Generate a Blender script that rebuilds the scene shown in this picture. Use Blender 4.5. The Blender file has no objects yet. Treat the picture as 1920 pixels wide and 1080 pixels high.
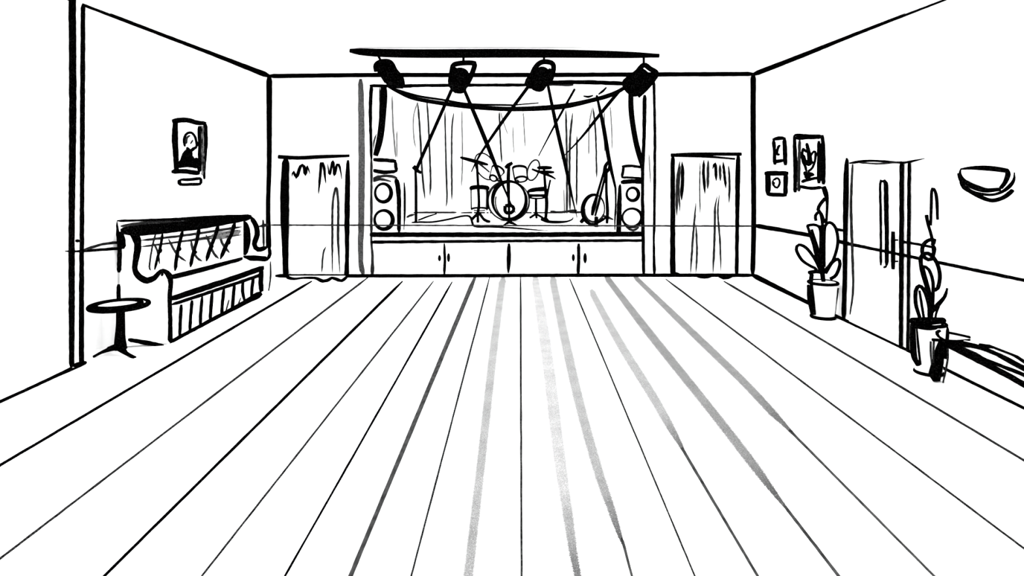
import bpy, math, random
from mathutils import Vector as V
random.seed(7)
scn = bpy.context.scene
COL = scn.collection
# ---------------------------------------------------------------- camera frame
F, VX, VY, H, D = 1200.0, 968.0, 313.0, 1.913, 11.2
CAM = V((0, 0, H))
cam = bpy.data.cameras.new('camera'); co = bpy.data.objects.new('camera', cam); COL.objects.link(co)
co.location = CAM; co.rotation_euler = (math.pi / 2, 0, 0)
cam.sensor_fit = 'HORIZONTAL'; cam.sensor_width = 36; cam.lens = 36 * F / 1920
cam.shift_x = (960 - VX) / 1920; cam.shift_y = (VY - 540) / 1920
cam.clip_start = .05; cam.clip_end = 200
scn.camera = co

def P(px, py, Y):
    return V(((px - VX) * Y / F, Y, H - (py - VY) * Y / F))
class Plane:
    def __init__(s, p, n):
        s.p = V(p); s.n = V(n).normalized()
        if s.n.dot(CAM - s.p) < 0: s.n = -s.n
    def at(s, px, py, off=0.0):
        d = V(((px - VX) / F, 1, -(py - VY) / F)); p = s.p + s.n * off
        return CAM + d * (s.n.dot(p - CAM) / s.n.dot(d))
def plane3(a, b, c): return Plane(a, (b - a).cross(c - a))
def front(Y): return Plane((0, Y, 0), (0, -1, 0))
KL, KR = -0.01889, 0.01879
XL = lambda y: -4.321 + KL * (y - D)
XR = lambda y: 4.144 + KR * (y - D)
FLOOR = Plane((0, 0, 0), (0, 0, 1)); CEILZ = 3.518
CEIL = Plane((0, 5, CEILZ), (0, 0, -1))
BACK = front(D)
LEFT = Plane((XL(D), D, 0), (1, -KL, 0)); RIGHT = Plane((XR(D), D, 0), (-1, KR, 0))
SZ = 0.728
DECK = Plane((0, 0, SZ), (0, 0, 1))

# ---------------------------------------------------------------- materials
def mat(name, c0, c1, scale, lo=.35, hi=.65, rough=1.0, stretch=(1, 1, 1), bump=0):
    m = bpy.data.materials.new(name); m.use_nodes = True
    nt = m.node_tree; b = nt.nodes['Principled BSDF']
    b.inputs['Roughness'].default_value = rough; b.inputs['Specular IOR Level'].default_value = 0
    tc = nt.nodes.new('ShaderNodeTexCoord'); mp = nt.nodes.new('ShaderNodeMapping')
    mp.inputs['Scale'].default_value = stretch
    nz = nt.nodes.new('ShaderNodeTexNoise'); nz.inputs['Scale'].default_value = scale
    nz.inputs['Detail'].default_value = 3
    rp = nt.nodes.new('ShaderNodeValToRGB')
    rp.color_ramp.elements[0].position = lo; rp.color_ramp.elements[0].color = (c0, c0, c0, 1)
    rp.color_ramp.elements[1].position = hi; rp.color_ramp.elements[1].color = (c1, c1, c1, 1)
    L = nt.links.new
    L(tc.outputs['Object'], mp.inputs[0]); L(mp.outputs[0], nz.inputs['Vector'])
    L(nz.outputs[0], rp.inputs[0]); L(rp.outputs[0], b.inputs['Base Color'])
    if bump:
        bp = nt.nodes.new('ShaderNodeBump'); bp.inputs['Strength'].default_value = bump; bp.inputs['Distance'].default_value = .002
        L(nz.outputs[0], bp.inputs['Height']); L(bp.outputs[0], b.inputs['Normal'])
    return m
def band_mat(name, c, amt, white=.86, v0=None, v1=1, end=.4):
    """grey floor streak: granular, soft across its width (uv.x) """
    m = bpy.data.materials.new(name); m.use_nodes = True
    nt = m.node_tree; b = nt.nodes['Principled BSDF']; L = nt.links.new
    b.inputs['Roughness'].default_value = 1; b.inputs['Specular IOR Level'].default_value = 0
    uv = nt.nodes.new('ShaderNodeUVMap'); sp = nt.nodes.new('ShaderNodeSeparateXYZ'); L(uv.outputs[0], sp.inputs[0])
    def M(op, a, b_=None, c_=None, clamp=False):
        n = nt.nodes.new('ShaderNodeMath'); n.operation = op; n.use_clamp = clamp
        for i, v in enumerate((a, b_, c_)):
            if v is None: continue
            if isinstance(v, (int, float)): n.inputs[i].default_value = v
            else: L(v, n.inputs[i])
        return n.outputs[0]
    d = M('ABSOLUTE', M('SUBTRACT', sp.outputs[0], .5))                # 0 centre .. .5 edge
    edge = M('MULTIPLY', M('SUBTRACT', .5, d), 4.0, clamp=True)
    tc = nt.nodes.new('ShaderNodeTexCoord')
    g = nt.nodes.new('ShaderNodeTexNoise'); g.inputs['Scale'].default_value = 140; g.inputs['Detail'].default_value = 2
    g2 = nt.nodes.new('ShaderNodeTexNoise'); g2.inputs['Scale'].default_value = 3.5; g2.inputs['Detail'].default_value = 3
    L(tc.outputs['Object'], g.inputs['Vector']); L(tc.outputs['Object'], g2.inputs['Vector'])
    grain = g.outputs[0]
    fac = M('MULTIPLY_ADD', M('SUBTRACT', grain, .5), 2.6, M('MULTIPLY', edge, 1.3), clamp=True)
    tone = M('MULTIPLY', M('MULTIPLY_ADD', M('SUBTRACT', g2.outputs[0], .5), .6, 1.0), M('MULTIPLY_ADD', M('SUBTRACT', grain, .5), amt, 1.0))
    if v0 is not None:      # the streak darkens towards its tapering end
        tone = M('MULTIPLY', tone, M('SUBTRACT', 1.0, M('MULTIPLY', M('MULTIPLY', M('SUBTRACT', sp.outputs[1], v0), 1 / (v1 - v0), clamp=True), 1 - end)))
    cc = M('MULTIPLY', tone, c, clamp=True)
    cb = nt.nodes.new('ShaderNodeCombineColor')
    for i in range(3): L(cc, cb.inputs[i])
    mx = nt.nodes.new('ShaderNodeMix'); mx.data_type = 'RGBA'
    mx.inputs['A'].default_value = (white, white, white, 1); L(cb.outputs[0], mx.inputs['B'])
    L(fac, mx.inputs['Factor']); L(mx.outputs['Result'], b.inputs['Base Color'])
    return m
WALL = mat('white_plaster', .84, .87, 4, bump=.1)
WOOD = mat('white_floor_boards', .84, .87, 6, stretch=(6, .6, 1))
CLOTH = mat('white_cloth', .82, .87, 30, stretch=(4, 4, .5))
LACQ = mat('white_lacquer', .85, .87, 8)
INK = mat('black_ink', .0, .004, 60, .5, .8)
SOFT = mat('soft_charcoal', .001, .03, 110, .45, .75)
PENCIL = mat('grey_pencil', .012, .16, 150, .4, .65)
GREYP = mat('grey_brushed_paint', .012, .042, 40, .3, .7)
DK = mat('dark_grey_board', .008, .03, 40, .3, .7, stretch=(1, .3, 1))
B1 = band_mat('grey_streak_pale', .155, 3.0, v0=.62, v1=.85, end=.35)
B2 = band_mat('grey_streak_mid', .118, 3.2)
B2T = band_mat('grey_streak_mid_tapering', .115, 3.2, v0=.72, v1=1, end=.2)
B3 = band_mat('grey_streak_dark', .078, 3.2, v0=.72, v1=1, end=.22)

# ---------------------------------------------------------------- mesh builder
def catmull(pts, step):
    if len(pts) < 3: 
        a, b = pts; n = max(2, int(math.dist(a[:2], b[:2]) / step))
        return [tuple(a[k] + (b[k] - a[k]) * i / n for k in range(len(a))) for i in range(n + 1)]
    out = []
    q = [tuple(2 * pts[0][k] - pts[1][k] if k < 2 else pts[0][k] for k in range(len(pts[0])))] + list(pts) + \
        [tuple(2 * pts[-1][k] - pts[-2][k] if k < 2 else pts[-1][k] for k in range(len(pts[0])))]
    for i in range(1, len(q) - 2):
        n = max(2, int(math.dist(q[i][:2], q[i + 1][:2]) / step))
        for j in range(n):
            t = j / n; r = []
            for k in range(len(q[0])):
                p0, p1, p2, p3 = q[i - 1][k], q[i][k], q[i + 1][k], q[i + 2][k]
                r.append(.5 * (2 * p1 + (p2 - p0) * t + (2 * p0 - 5 * p1 + 4 * p2 - p3) * t * t + (3 * p1 - p0 - 3 * p2 + p3) * t ** 3))
            out.append(tuple(r))
    out.append(tuple(q[-2])); return out
class MB:
    def __init__(s): s.v = []; s.f = []; s.m = []; s.uv = {}; s.sm = set()
    def face(s, idx, m, uv=None, smooth=False):
        if uv: s.uv[len(s.f)] = uv
        if smooth: s.sm.add(len(s.f))
        s.f.append(tuple(idx)); s.m.append(m)
    def prism(s, pts, vec, m):
        n = len(pts); o = len(s.v); s.v += [V(p) for p in pts] + [V(p) + V(vec) for p in pts]
        s.face(range(o, o + n), m); s.face(range(o + 2 * n - 1, o + n - 1, -1), m)
        for i in range(n): j = (i + 1) % n; s.face((o + i, o + n + i, o + n + j, o + j), m)
        return s
    def hexa(s, a, b, m):                       # two quads
        o = len(s.v); s.v += [V(p) for p in a] + [V(p) for p in b]
        s.face((o, o+1, o+2, o+3), m); s.face((o+7, o+6, o+5, o+4), m)
        for i in range(4): j = (i + 1) % 4; s.face((o + i, o + 4 + i, o + 4 + j, o + j), m)
        return s
    def box(s, x0, x1, y0, y1, z0, z1, m):
        return s.prism([(x0, y0, z0), (x1, y0, z0), (x1, y1, z0), (x0, y1, z0)], (0, 0, z1 - z0), m)
    def slab(s, pl, px, th, m, off=0.0):        # outline on a plane, real thickness behind its face
        return s.prism([pl.at(x, y, off + th) for x, y in px], -pl.n * th, m)
    def loft(s, rings, m, cap=True, smooth=True):
        o = len(s.v); n = len(rings[0])
        for r in rings: s.v += [V(p) for p in r]
        for k in range(len(rings) - 1):
            for i in range(n):
                j = (i + 1) % n; a = o + k * n
                s.face((a + i, a + j, a + n + j, a + n + i), m, smooth=smooth)
        if cap: s.face(range(o + n - 1, o - 1, -1), m); s.face(range(o + (len(rings) - 1) * n, o + len(rings) * n), m)
        return s
    def tube(s, pts, r, m, n=10, closed=False):
        pts = [V(p) for p in pts]; N = len(pts); rs = r if isinstance(r, (list, tuple)) else [r] * N
        rings = []; up = None
        for i in range(N):
            a = pts[i - 1] if (i or closed) else pts[i]; b = pts[(i + 1) % N] if (i < N - 1 or closed) else pts[i]
            t = (b - a).normalized() if (b - a).length > 1e-9 else V((0, 0, 1))
            if up is None: up = t.orthogonal().normalized()
            up = (up - t * up.dot(t)).normalized(); w = t.cross(up)
            rings.append([pts[i] + (up * math.cos(2 * math.pi * k / n) + w * math.sin(2 * math.pi * k / n)) * rs[i] for k in range(n)])
        if closed:
            o = len(s.v)
            for q in rings: s.v += q
            for k in range(N):
                for i in range(n):
                    j = (i + 1) % n; a = o + k * n; b = o + ((k + 1) % N) * n
                    s.face((a + i, a + j, b + j, b + i), m, smooth=True)
            return s
        return s.loft(rings, m)
    def ptube(s, Y, pts, w, m, step=5, Y2=None):    # round bar whose run is measured in the picture, at depth Y (to Y2)
        pts = [tuple(p) if len(p) == 3 else tuple(p) + (w,) for p in pts]
        q = catmull(pts, step); N = len(q) - 1; P3 = []; R = []
        for i, (x, y, ww) in enumerate(q):
            y_ = Y if Y2 is None else Y + (Y2 - Y) * i / N
            P3.append(P(x, y, y_)); R.append((max(ww, .4) + .7) * .5 * y_ / F)
        return s.tube(P3, R, m)
    def stroke(s, pl, pts, w, m, t=.006, off=0.0, step=7, jit=.35, taper=0):
        pts = [tuple(p) if len(p) == 3 else tuple(p) + (w,) for p in pts]
        q = catmull(pts, step); N = len(q); L = []; R = []; nx = ny = 0
        for i, (x, y, ww) in enumerate(q):
            a = q[max(i - 1, 0)]; b = q[min(i + 1, N - 1)]
            dx, dy = b[0] - a[0], b[1] - a[1]; l = math.hypot(dx, dy) or 1; nx, ny = -dy / l, dx / l
            h = (max(ww, .5) + .5) / 2
            if taper: h *= min(1, .25 + min(i, N - 1 - i) / max(1, N * taper))
            e = .55 if i in (0, N - 1) else 1
            j1 = random.uniform(-jit, jit) * min(1, h * .5); j2 = random.uniform(-jit, jit) * min(1, h * .5)
            L.append(pl.at(x + nx * (h * e + j1), y + ny * (h * e + j1), off + t)); R.append(pl.at(x - nx * (h * e + j2), y - ny * (h * e + j2), off + t))
        o = len(s.v); dn = pl.n * -t
        for a, b in zip(L, R): s.v += [a, b, b + dn, a + dn]
        for i in range(N - 1):
            k = o + 4 * i; u0, u1 = i / (N - 1), (i + 1) / (N - 1)
            s.face((k, k + 1, k + 5, k + 4), m, uv=[(0, u0), (1, u0), (1, u1), (0, u1)])
            s.face((k + 1, k + 2, k + 6, k + 5), m, uv=[(1, u0)] * 4); s.face((k + 2, k + 3, k + 7, k + 6), m, uv=[(1, u0)] * 4)
            s.face((k + 3, k, k + 4, k + 7), m, uv=[(0, u0)] * 4)
        s.face((o + 3, o + 2, o + 1, o), m, uv=[(0, 0)] * 4); k = o + 4 * (N - 1); s.face((k, k + 1, k + 2, k + 3), m, uv=[(0, 1)] * 4)
        return s
    def build(s, name, parent=None, label=None, cat=None, group=None, kind=None, base=None):
        me = bpy.data.meshes.new(name); o = bpy.data.objects.new(name, me); COL.objects.link(o)
        off = V((0, 0, 0)); pr = parent
        if parent is not None:
            r = parent
            while r.parent: r = r.parent
            off = V(r.location)
            o.parent = parent
        elif base is not None: off = V(base); o.location = off
        me.from_pydata([tuple(v - off) for v in s.v], [], s.f)
        mats = []
        for m in s.m:
            if m not in mats: mats.append(m)
        for m in mats: me.materials.append(m)
        uvl = me.uv_layers.new(name='UVMap') if s.uv else None
        for i, p in enumerate(me.polygons):
            p.material_index = mats.index(s.m[i]); p.use_smooth = i in s.sm
            if i in s.uv:
                for k, li in enumerate(p.loop_indices): uvl.data[li].uv = s.uv[i][k % 4]
        me.validate(); me.update()
        tag(o, label, cat, group, kind); return o
def tag(o, label=None, cat=None, group=None, kind=None):
    if label: o['label'] = label
    if cat: o['category'] = cat
    if group: o['group'] = group
    if kind: o['kind'] = kind
def thing(name, label, cat, loc, group=None):
    o = bpy.data.objects.new(name, None); COL.objects.link(o); o.location = loc; o.empty_display_size = .1
    tag(o, label, cat, group); return o
def struct(mb, name, label=None, parent=None): return mb.build(name, parent, label, None, None, 'structure' if parent is None else None)
def ell(cx, cy, rx, ry, Y, n=40, rot=0, lean=0):   # ellipse seen in the picture, standing at depth Y
    out = []
    for i in range(n):
        a = 2 * math.pi * i / n; u, v = rx * math.cos(a), ry * math.sin(a); c, s_ = math.cos(rot), math.sin(rot)
        out.append(P(cx + u * c - v * s_, cy + u * s_ + v * c, Y + lean * v / max(ry, 1e-6)))
    return out
def hcirc(c, r, z, n=40, ry=None): return [V((c[0] + r * math.cos(2 * math.pi * i / n), c[1] + (ry or r) * math.sin(2 * math.pi * i / n), z)) for i in range(n)]

# ================================================================ SETTING
b = MB(); b.box(-4.9, 4.7, -1.2, 11.2, -.12, 0, WOOD)
fl = [([(585, 527), (0, 872), (-150, 960)], 4, INK), ([(690, 520), (0, 1047), (-150, 1161)], 3, SOFT), ([(755, 527), (195, 1080), (50, 1223)], 4.2, INK),
      ([(813, 527), (378, 1080), (260, 1230)], 2.6, SOFT), ([(848, 528), (534, 1080), (448, 1232)], 3, INK), ([(891, 519), (657, 1080), (595, 1230)], 7.5, DK),
      ([(918, 520), (771, 1080), (731, 1230)], 2.6, SOFT), ([(976, 519), (977, 800), (978, 1080), (979, 1230)], 3, SOFT),
      ([(1068, 522), (1303, 1080), (1366, 1230)], 2.2, SOFT), ([(1248, 523), (1920, 1028), (2100, 1163)], 2.6, SOFT), ([(1357, 527), (1920, 863), (2150, 1000)], 3.2, SOFT)]
for pts, w, m in fl: b.stroke(FLOOR, pts, w + .6, m, t=.002, step=20, jit=.25)
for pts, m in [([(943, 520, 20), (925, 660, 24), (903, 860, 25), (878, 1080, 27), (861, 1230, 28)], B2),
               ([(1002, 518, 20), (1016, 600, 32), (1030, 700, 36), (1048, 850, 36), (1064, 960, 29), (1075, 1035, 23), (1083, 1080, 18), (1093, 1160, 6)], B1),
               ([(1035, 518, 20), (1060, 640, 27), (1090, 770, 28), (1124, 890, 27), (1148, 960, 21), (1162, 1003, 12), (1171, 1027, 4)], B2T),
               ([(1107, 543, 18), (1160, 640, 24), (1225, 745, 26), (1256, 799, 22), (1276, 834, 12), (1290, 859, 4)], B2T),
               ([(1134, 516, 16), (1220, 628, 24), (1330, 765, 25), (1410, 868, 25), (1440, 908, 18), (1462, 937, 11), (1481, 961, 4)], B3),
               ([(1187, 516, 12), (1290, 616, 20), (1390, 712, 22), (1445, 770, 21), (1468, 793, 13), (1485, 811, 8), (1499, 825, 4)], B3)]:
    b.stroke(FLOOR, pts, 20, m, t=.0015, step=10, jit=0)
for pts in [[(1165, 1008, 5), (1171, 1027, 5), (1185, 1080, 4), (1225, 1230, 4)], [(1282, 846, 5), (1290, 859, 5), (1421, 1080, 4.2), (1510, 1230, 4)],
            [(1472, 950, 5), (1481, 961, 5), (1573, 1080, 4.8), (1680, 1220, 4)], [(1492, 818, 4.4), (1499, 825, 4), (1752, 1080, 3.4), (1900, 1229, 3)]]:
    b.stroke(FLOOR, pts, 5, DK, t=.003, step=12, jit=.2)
struct(b, 'floor', 'white plank floor with black board lines and grey streaks')
struct(MB().box(-4.9, 4.7, -1.2, 11.45, CEILZ, CEILZ + .1, WALL), 'ceiling')
def wallseg(b, fx, y0, y1, z0, z1, th, sgn):
    b.hexa([(fx(y0), y0, z0), (fx(y1), y1, z0), (fx(y1), y1, z1), (fx(y0), y0, z1)],
           [(fx(y0) + sgn * th, y0, z0), (fx(y1) + sgn * th, y1, z0), (fx(y1) + sgn * th, y1, z1), (fx(y0) + sgn * th, y0, z1)], WALL)
b = MB(); NY0, NY1, NZ = 6.19, 6.80, .84          # low niche behind the small table
wallseg(b, XL, -1.2, NY0, 0, CEILZ, .4, -1); wallseg(b, XL, NY1, D, 0, CEILZ, .4, -1)
wallseg(b, XL, NY0, NY1, NZ, CEILZ, .4, -1); wallseg(b, lambda y: XL(y) - .17, NY0, NY1, 0, NZ, .06, -1)
struct(b, 'wall_left', 'plain white left wall with a low niche by the table')
b = MB(); wallseg(b, XR, -1.2, D, 0, CEILZ, .2, 1); struct(b, 'wall_right')
def X(px, Y=D): return (px - VX) * Y / F
def Z(py, Y=D): return H - (py - VY) * Y / F
b = MB(); th = .14
for x0, x1, z0, z1 in [(XL(D) - .4, X(536), 0, CEILZ), (X(650), X(696), 0, CEILZ), (X(1209), X(1263), 0, CEILZ), (X(1383), XR(D) + .2, 0, CEILZ),
                       (X(536), X(650), Z(296), CEILZ), (X(1263), X(1383), Z(293), CEILZ), (X(696), X(1209), Z(160), CEILZ)]:
    b.box(x0, x1, D, D + th, z0, z1, WALL)
struct(b, 'wall_back')
SX0, SX1 = -4.6, 4.45
struct(MB().box(SX0 - .1, SX0, D + .14, 16.9, 0, 5.1, WALL), 'wall_stage_left'); struct(MB().box(SX1, SX1 + .1, D + .14, 16.9, 0, 5.1, WALL), 'wall_stage_right')
struct(MB().box(SX0, SX1, 16.8, 16.9, 0, 5.1, WALL), 'wall_stage_rear'); struct(MB().box(SX0 - .1, SX1 + .1, D + .14, 16.9, 5.1, 5.2, WALL), 'ceiling_stage')
struct(MB().box(SX0, SX1, D + .0, 16.9, -.12, -.001, WOOD), 'floor_stage'); struct(MB().box(SX0, SX1, D + .04, D + .14, CEILZ, 5.1, WALL), 'wall_stage_front')
nt = [0]
def trim(pl, runs, name=None, label=None, t=.007, m=INK):
    b = MB()
    for r in runs:
        pts, w = r[0], r[1]
        for q in (pl if isinstance(pl, tuple) else (pl,)): b.stroke(q, pts, w, r[2] if len(r) > 2 else m, t=t, step=9, jit=.2 if isinstance(pl, tuple) else .35)
    if name is None: nt[0] += 1; name = 'trim_%d' % nt[0]
    return struct(b, name, label)
trim((BACK, LEFT), [([(505, 143, 10), (505, 300, 8), (503, 380, 7), (504, 470, 9)], 9)], label='black line down the back left corner')
trim((BACK, RIGHT), [([(1412, 139, 9), (1412, 250, 9), (1413, 420, 8), (1411, 514, 8)], 9)], label='black line down the back right corner')
trim((BACK, CEIL), [([(504, 143), (700, 141), (960, 141), (1200, 140), (1412, 139)], 7)], label='black line along the top of the back wall')
trim((front(D - .035), FLOOR), [([(516, 517), (800, 517), (1100, 516), (1412, 516)], 6)], 'baseboard_back', t=.004)
trim((LEFT, CEIL), [([(-200, -128, 4), (0, -52, 4), (130, -1, 4.5), (300, 64, 5), (400, 102, 6), (505, 143, 9)], 5)], label='black line where left wall meets ceiling')
trim((RIGHT, CEIL), [([(1412, 140, 8), (1500, 106, 7), (1600, 66, 5), (1770, 0, 3), (1920, -58, 3), (2100, -128, 3)], 5)], label='black line where right wall meets ceiling')
trim((LEFT, FLOOR), [([(-200, 841, 4), (0, 753, 4.5), (98, 708, 5), (150, 684, 7), (163, 679, 4)], 4)], 'baseboard_left', t=.004)
trim((RIGHT, FLOOR), [([(1410, 515, 9), (1500, 560, 7), (1590, 603, 5), (1700, 656, 4.5), (1920, 765, 4.5), (2150, 877, 5)], 5)], 'baseboard_right', t=.004)
# pilaster on the left wall: a white strip between two black edges
b = MB(); b.slab(LEFT, [(137, -40), (154, -33), (154, 685), (137, 692)], .012, WALL)
b.stroke(LEFT, [(138, -40, 10), (137, 10, 11), (138, 200, 11), (136, 420, 9), (136, 560, 9), (136, 688, 7)], 10, INK, t=.015)
b.stroke(LEFT, [(156, 8, 8), (155, 200, 9), (154, 400, 8), (153, 560, 9), (153, 640, 9), (153, 692, 9)], 9, INK, t=.015)
b.stroke(LEFT, [(138, 686), (150, 682), (162, 679)], 8, INK, t=.015)
struct(b, 'trim_7', 'tall white pilaster edged with two black lines'); nt[0] = 7
# grey painted conduit left of the stage, thin posts right of it
trim(BACK, [([(676, 148, 9), (677, 200, 11), (678, 300, 12), (677, 420, 11), (676, 470, 9), (677, 498, 9), (681, 514, 9)], 11, GREYP)], label='grey brushed vertical band left of the stage')
trim(BACK, [([(1226, 150), (1228, 260), (1227, 400), (1226, 455, 4), (1227, 516, 6)], 5)], label='thin black vertical line right of the stage')
# proscenium frame
b = MB()
b.stroke(BACK, [(696, 160, 6), (694, 210, 5.5), (696, 300, 4)], 5, INK, t=.03)
b.stroke(BACK, [(696, 298, 4), (696, 440, 4), (698, 480, 4), (698, 516, 7)], 5, SOFT, t=.03)
b.stroke(BACK, [(1209, 178, 7), (1208, 250, 6), (1205, 340, 5), (1206, 440, 6), (1207, 516, 5)], 6, INK, t=.03)
b.stroke(BACK, [(693, 160, 5), (730, 161, 5), (765, 161, 6), (800, 160, 5), (1000, 159, 5)], 5, INK, t=.03)
b.stroke(BACK, [(1030, 155, 7), (1100, 154, 7), (1180, 157, 7)], 7, INK, t=.03)
b.stroke(BACK, [(1000, 158), (1075, 159)], 4, SOFT, t=.028)
nt[0] += 1; struct(b, 'trim_%d' % nt[0], 'black line framing the stage opening')
trim(BACK, [([(1217, 288, 1), (1218, 310, 3), (1220, 345, 1)], 2, PENCIL)], label='faint short line beside the stage frame', t=.012)
# dado line
b = MB()
b.stroke(front(D - .03), [(508, 422), (960, 423), (1412, 424)], 2.6, SOFT, t=.012)
nt[0] += 1; struct(b, 'trim_%d' % nt[0], 'thin dado line across the back wall and stage')
b = MB()
b.stroke(RIGHT, [(1415, 423, 8), (1500, 438, 7), (1590, 457, 6), (1700, 480, 5), (1920, 526, 5.5), (2100, 564, 5)], 6, INK, t=.019)
b.stroke(RIGHT, [(1512, 422), (1545, 426), (1586, 433)], 5, INK, t=.008)
b.stroke(RIGHT, [(1678, 451), (1720, 458), (1754, 465)], 4.5, INK, t=.008)
nt[0] += 1; struct(b, 'trim_%d' % nt[0], 'black dado line sloping along the right wall')
b = MB()
b.stroke(LEFT, [(125, 471, 2), (150, 471, 4), (220, 466, 5), (262, 461, 4)], 4, INK, t=.018)
b.stroke(LEFT, [(158, 469, 4), (190, 459, 3.5), (222, 455, 5), (244, 457, 4)], 4, SOFT, t=.02)
b.stroke(LEFT, [(142, 451), (150, 452)], 6, INK, t=.018)
b.stroke(LEFT, [(485, 425, 3), (503, 421, 8)], 6, SOFT, t=.01)
b.stroke(LEFT, [(494, 412), (495, 462)], 3, SOFT, t=.01)
nt[0] += 1; struct(b, 'trim_%d' % nt[0], 'dado line on the left wall above the table')
b = MB(); nb = front(NY1)
b.stroke(nb, [(168, 563, 2), (166, 600, 5), (165, 630, 5), (168, 656, 2)], 5, INK, t=.012)
nt[0] += 1; struct(b, 'trim_%d' % nt[0], 'thin curved black line on the wall behind the table')

# ================================================================ CURTAINED DOORWAYS
def doorway(n, posts, x0, x1, ytop):
    b = MB()
    for pts in posts: b.stroke(BACK, pts, 7, INK, t=.05)
    return struct(b, 'door_%d' % n, 'black framed doorway closed by a hanging curtain')
doorway(1, [[(535, 298, 11), (533, 350, 14), (533, 410, 14), (534, 470, 10), (535, 520, 8)], [(652, 300, 4), (651, 340, 8), (650, 420, 8), (650, 480, 6), (649, 520, 8)]], 536, 650, 296)
doorway(2, [[(1262, 292, 6), (1262, 350, 7), (1262, 420, 8), (1262, 518, 9)], [(1385, 292, 6), (1384, 340, 7), (1383, 430, 5), (1382, 516, 5)]], 1263, 1383, 293)
def curtain(label, px0, px1, ztop, hem, marks, rod, Y=D + .01):
    t = thing('doorway_curtain', label, 'curtain', (X((px0 + px1) / 2, Y), Y, 0))
    b = MB(); n = 60; rows = 10; a = []; zb = .01
    for k in range(rows + 1):
        a.append([V((X(px0 + (px1 - px0) * i / n, Y), Y + .012 * math.sin(i * .9) + .006 * math.sin(i * .37 + k * .2), ztop + (zb - ztop) * k / rows)) for i in range(n + 1)])
    o = len(b.v)
    for r in a: b.v += r
    for r in a: b.v += [p + V((0, .01, 0)) for p in r]
    M_ = (rows + 1) * (n + 1)
    for k in range(rows):
        for i in range(n):
            q = o + k * (n + 1) + i; b.face((q, q + n + 1, q + n + 2, q + 1), CLOTH, smooth=True)
            q += M_; b.face((q + 1, q + n + 2, q + n + 1, q), CLOTH, smooth=True)
    fp = front(Y - .012)
    for pts, w, m in marks: b.stroke(fp, pts, w, m, t=.008, taper=.25, step=5)
    b.build('cloth', t)
    b = MB(); q = catmull(hem, 4); fpts = [FLOOR.at(x, max(y, 518.5)) for x, y, w in q]
    b.tube([p + V((0, 0, w * .3 * p.y / F)) for p, (x, y, w) in zip(fpts, q)], [w * .5 * p.y / F for p, (x, y, w) in zip(fpts, q)], INK)
    b.prism([V((p.x, p.y + .01, .003)) for p in fpts] + [V((fpts[-1].x, Y - .01, .003)), V((fpts[0].x, Y - .01, .003))], (0, 0, .012), CLOTH)
    b.build('hem', t)
    b = MB()
    for pts, w in rod: b.ptube(D - .09, pts, w, INK, step=12)
    b.build('curtain_rod', t)
    return t
curtain('white doorway curtain with zigzag folds, between the sofa and the stage', 537, 649, Z(297),
        [(536, 516, 5), (541, 523, 7), (552, 525, 6), (566, 523, 5), (582, 523, 6), (594, 524, 6), (606, 530, 8), (616, 527, 7), (622, 523, 6), (632, 526, 7), (640, 529, 7), (648, 523, 6), (652, 517, 4)],
        [([(547, 331), (550, 321), (556, 333), (563, 312), (570, 312), (572, 328), (576, 312), (581, 326)], 5.5, INK),
         ([(597, 364), (600, 330), (602, 306), (607, 312), (611, 345)], 4.5, INK), ([(614, 307), (618, 327), (624, 302), (627, 329), (632, 308), (637, 314), (641, 337)], 4, INK),
         ([(623, 512), (623, 450), (624, 380), (630, 352), (634, 380), (634, 450), (637, 512)], 4, SOFT), ([(603, 512), (606, 475), (612, 461)], 2.6, SOFT)],
        [([(522, 294), (560, 296), (600, 294), (655, 292, 5)], 7)])
curtain('white doorway curtain with short upper folds, between the stage and the framed pictures', 1265, 1382, Z(295),
        [(1262, 514, 9), (1268, 519, 11), (1275, 517, 7), (1290, 518, 6), (1301, 516, 5), (1312, 521, 8), (1324, 522, 8), (1338, 517, 6), (1348, 519, 6), (1358, 524, 9), (1368, 521, 7), (1378, 515, 6), (1386, 515, 4)],
        [([(1275, 302), (1270, 340), (1269, 405)], 4, SOFT), ([(1279, 303), (1280, 330), (1278, 376)], 6, INK), ([(1276, 310), (1273, 350), (1275, 398)], 3, SOFT),
         ([(1313, 304), (1312, 350), (1313, 402)], 1.8, SOFT), ([(1320, 300), (1319, 325), (1322, 364)], 5, INK), ([(1328, 300), (1327, 355)], 4.5, SOFT),
         ([(1336, 317), (1341, 307), (1343, 340)], 5, INK), ([(1350, 308), (1351, 340)], 4, SOFT), ([(1356, 303), (1361, 353)], 4.5, INK), ([(1366, 310), (1368, 340), (1367, 382)], 3.5, SOFT),
         ([(1295, 512), (1299, 450), (1305, 380)], 3.4, SOFT), ([(1305, 512), (1307, 470), (1305, 420)], 3, SOFT),
         ([(1337, 512), (1340, 440), (1341, 390), (1345, 368)], 3.8, SOFT), ([(1352, 508), (1350, 450), (1346, 400), (1349, 364)], 2.8, SOFT)],
        [([(1258, 291), (1300, 289), (1390, 289)], 6), ([(1262, 292), (1330, 294), (1378, 298, 3)], 4)])

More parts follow.
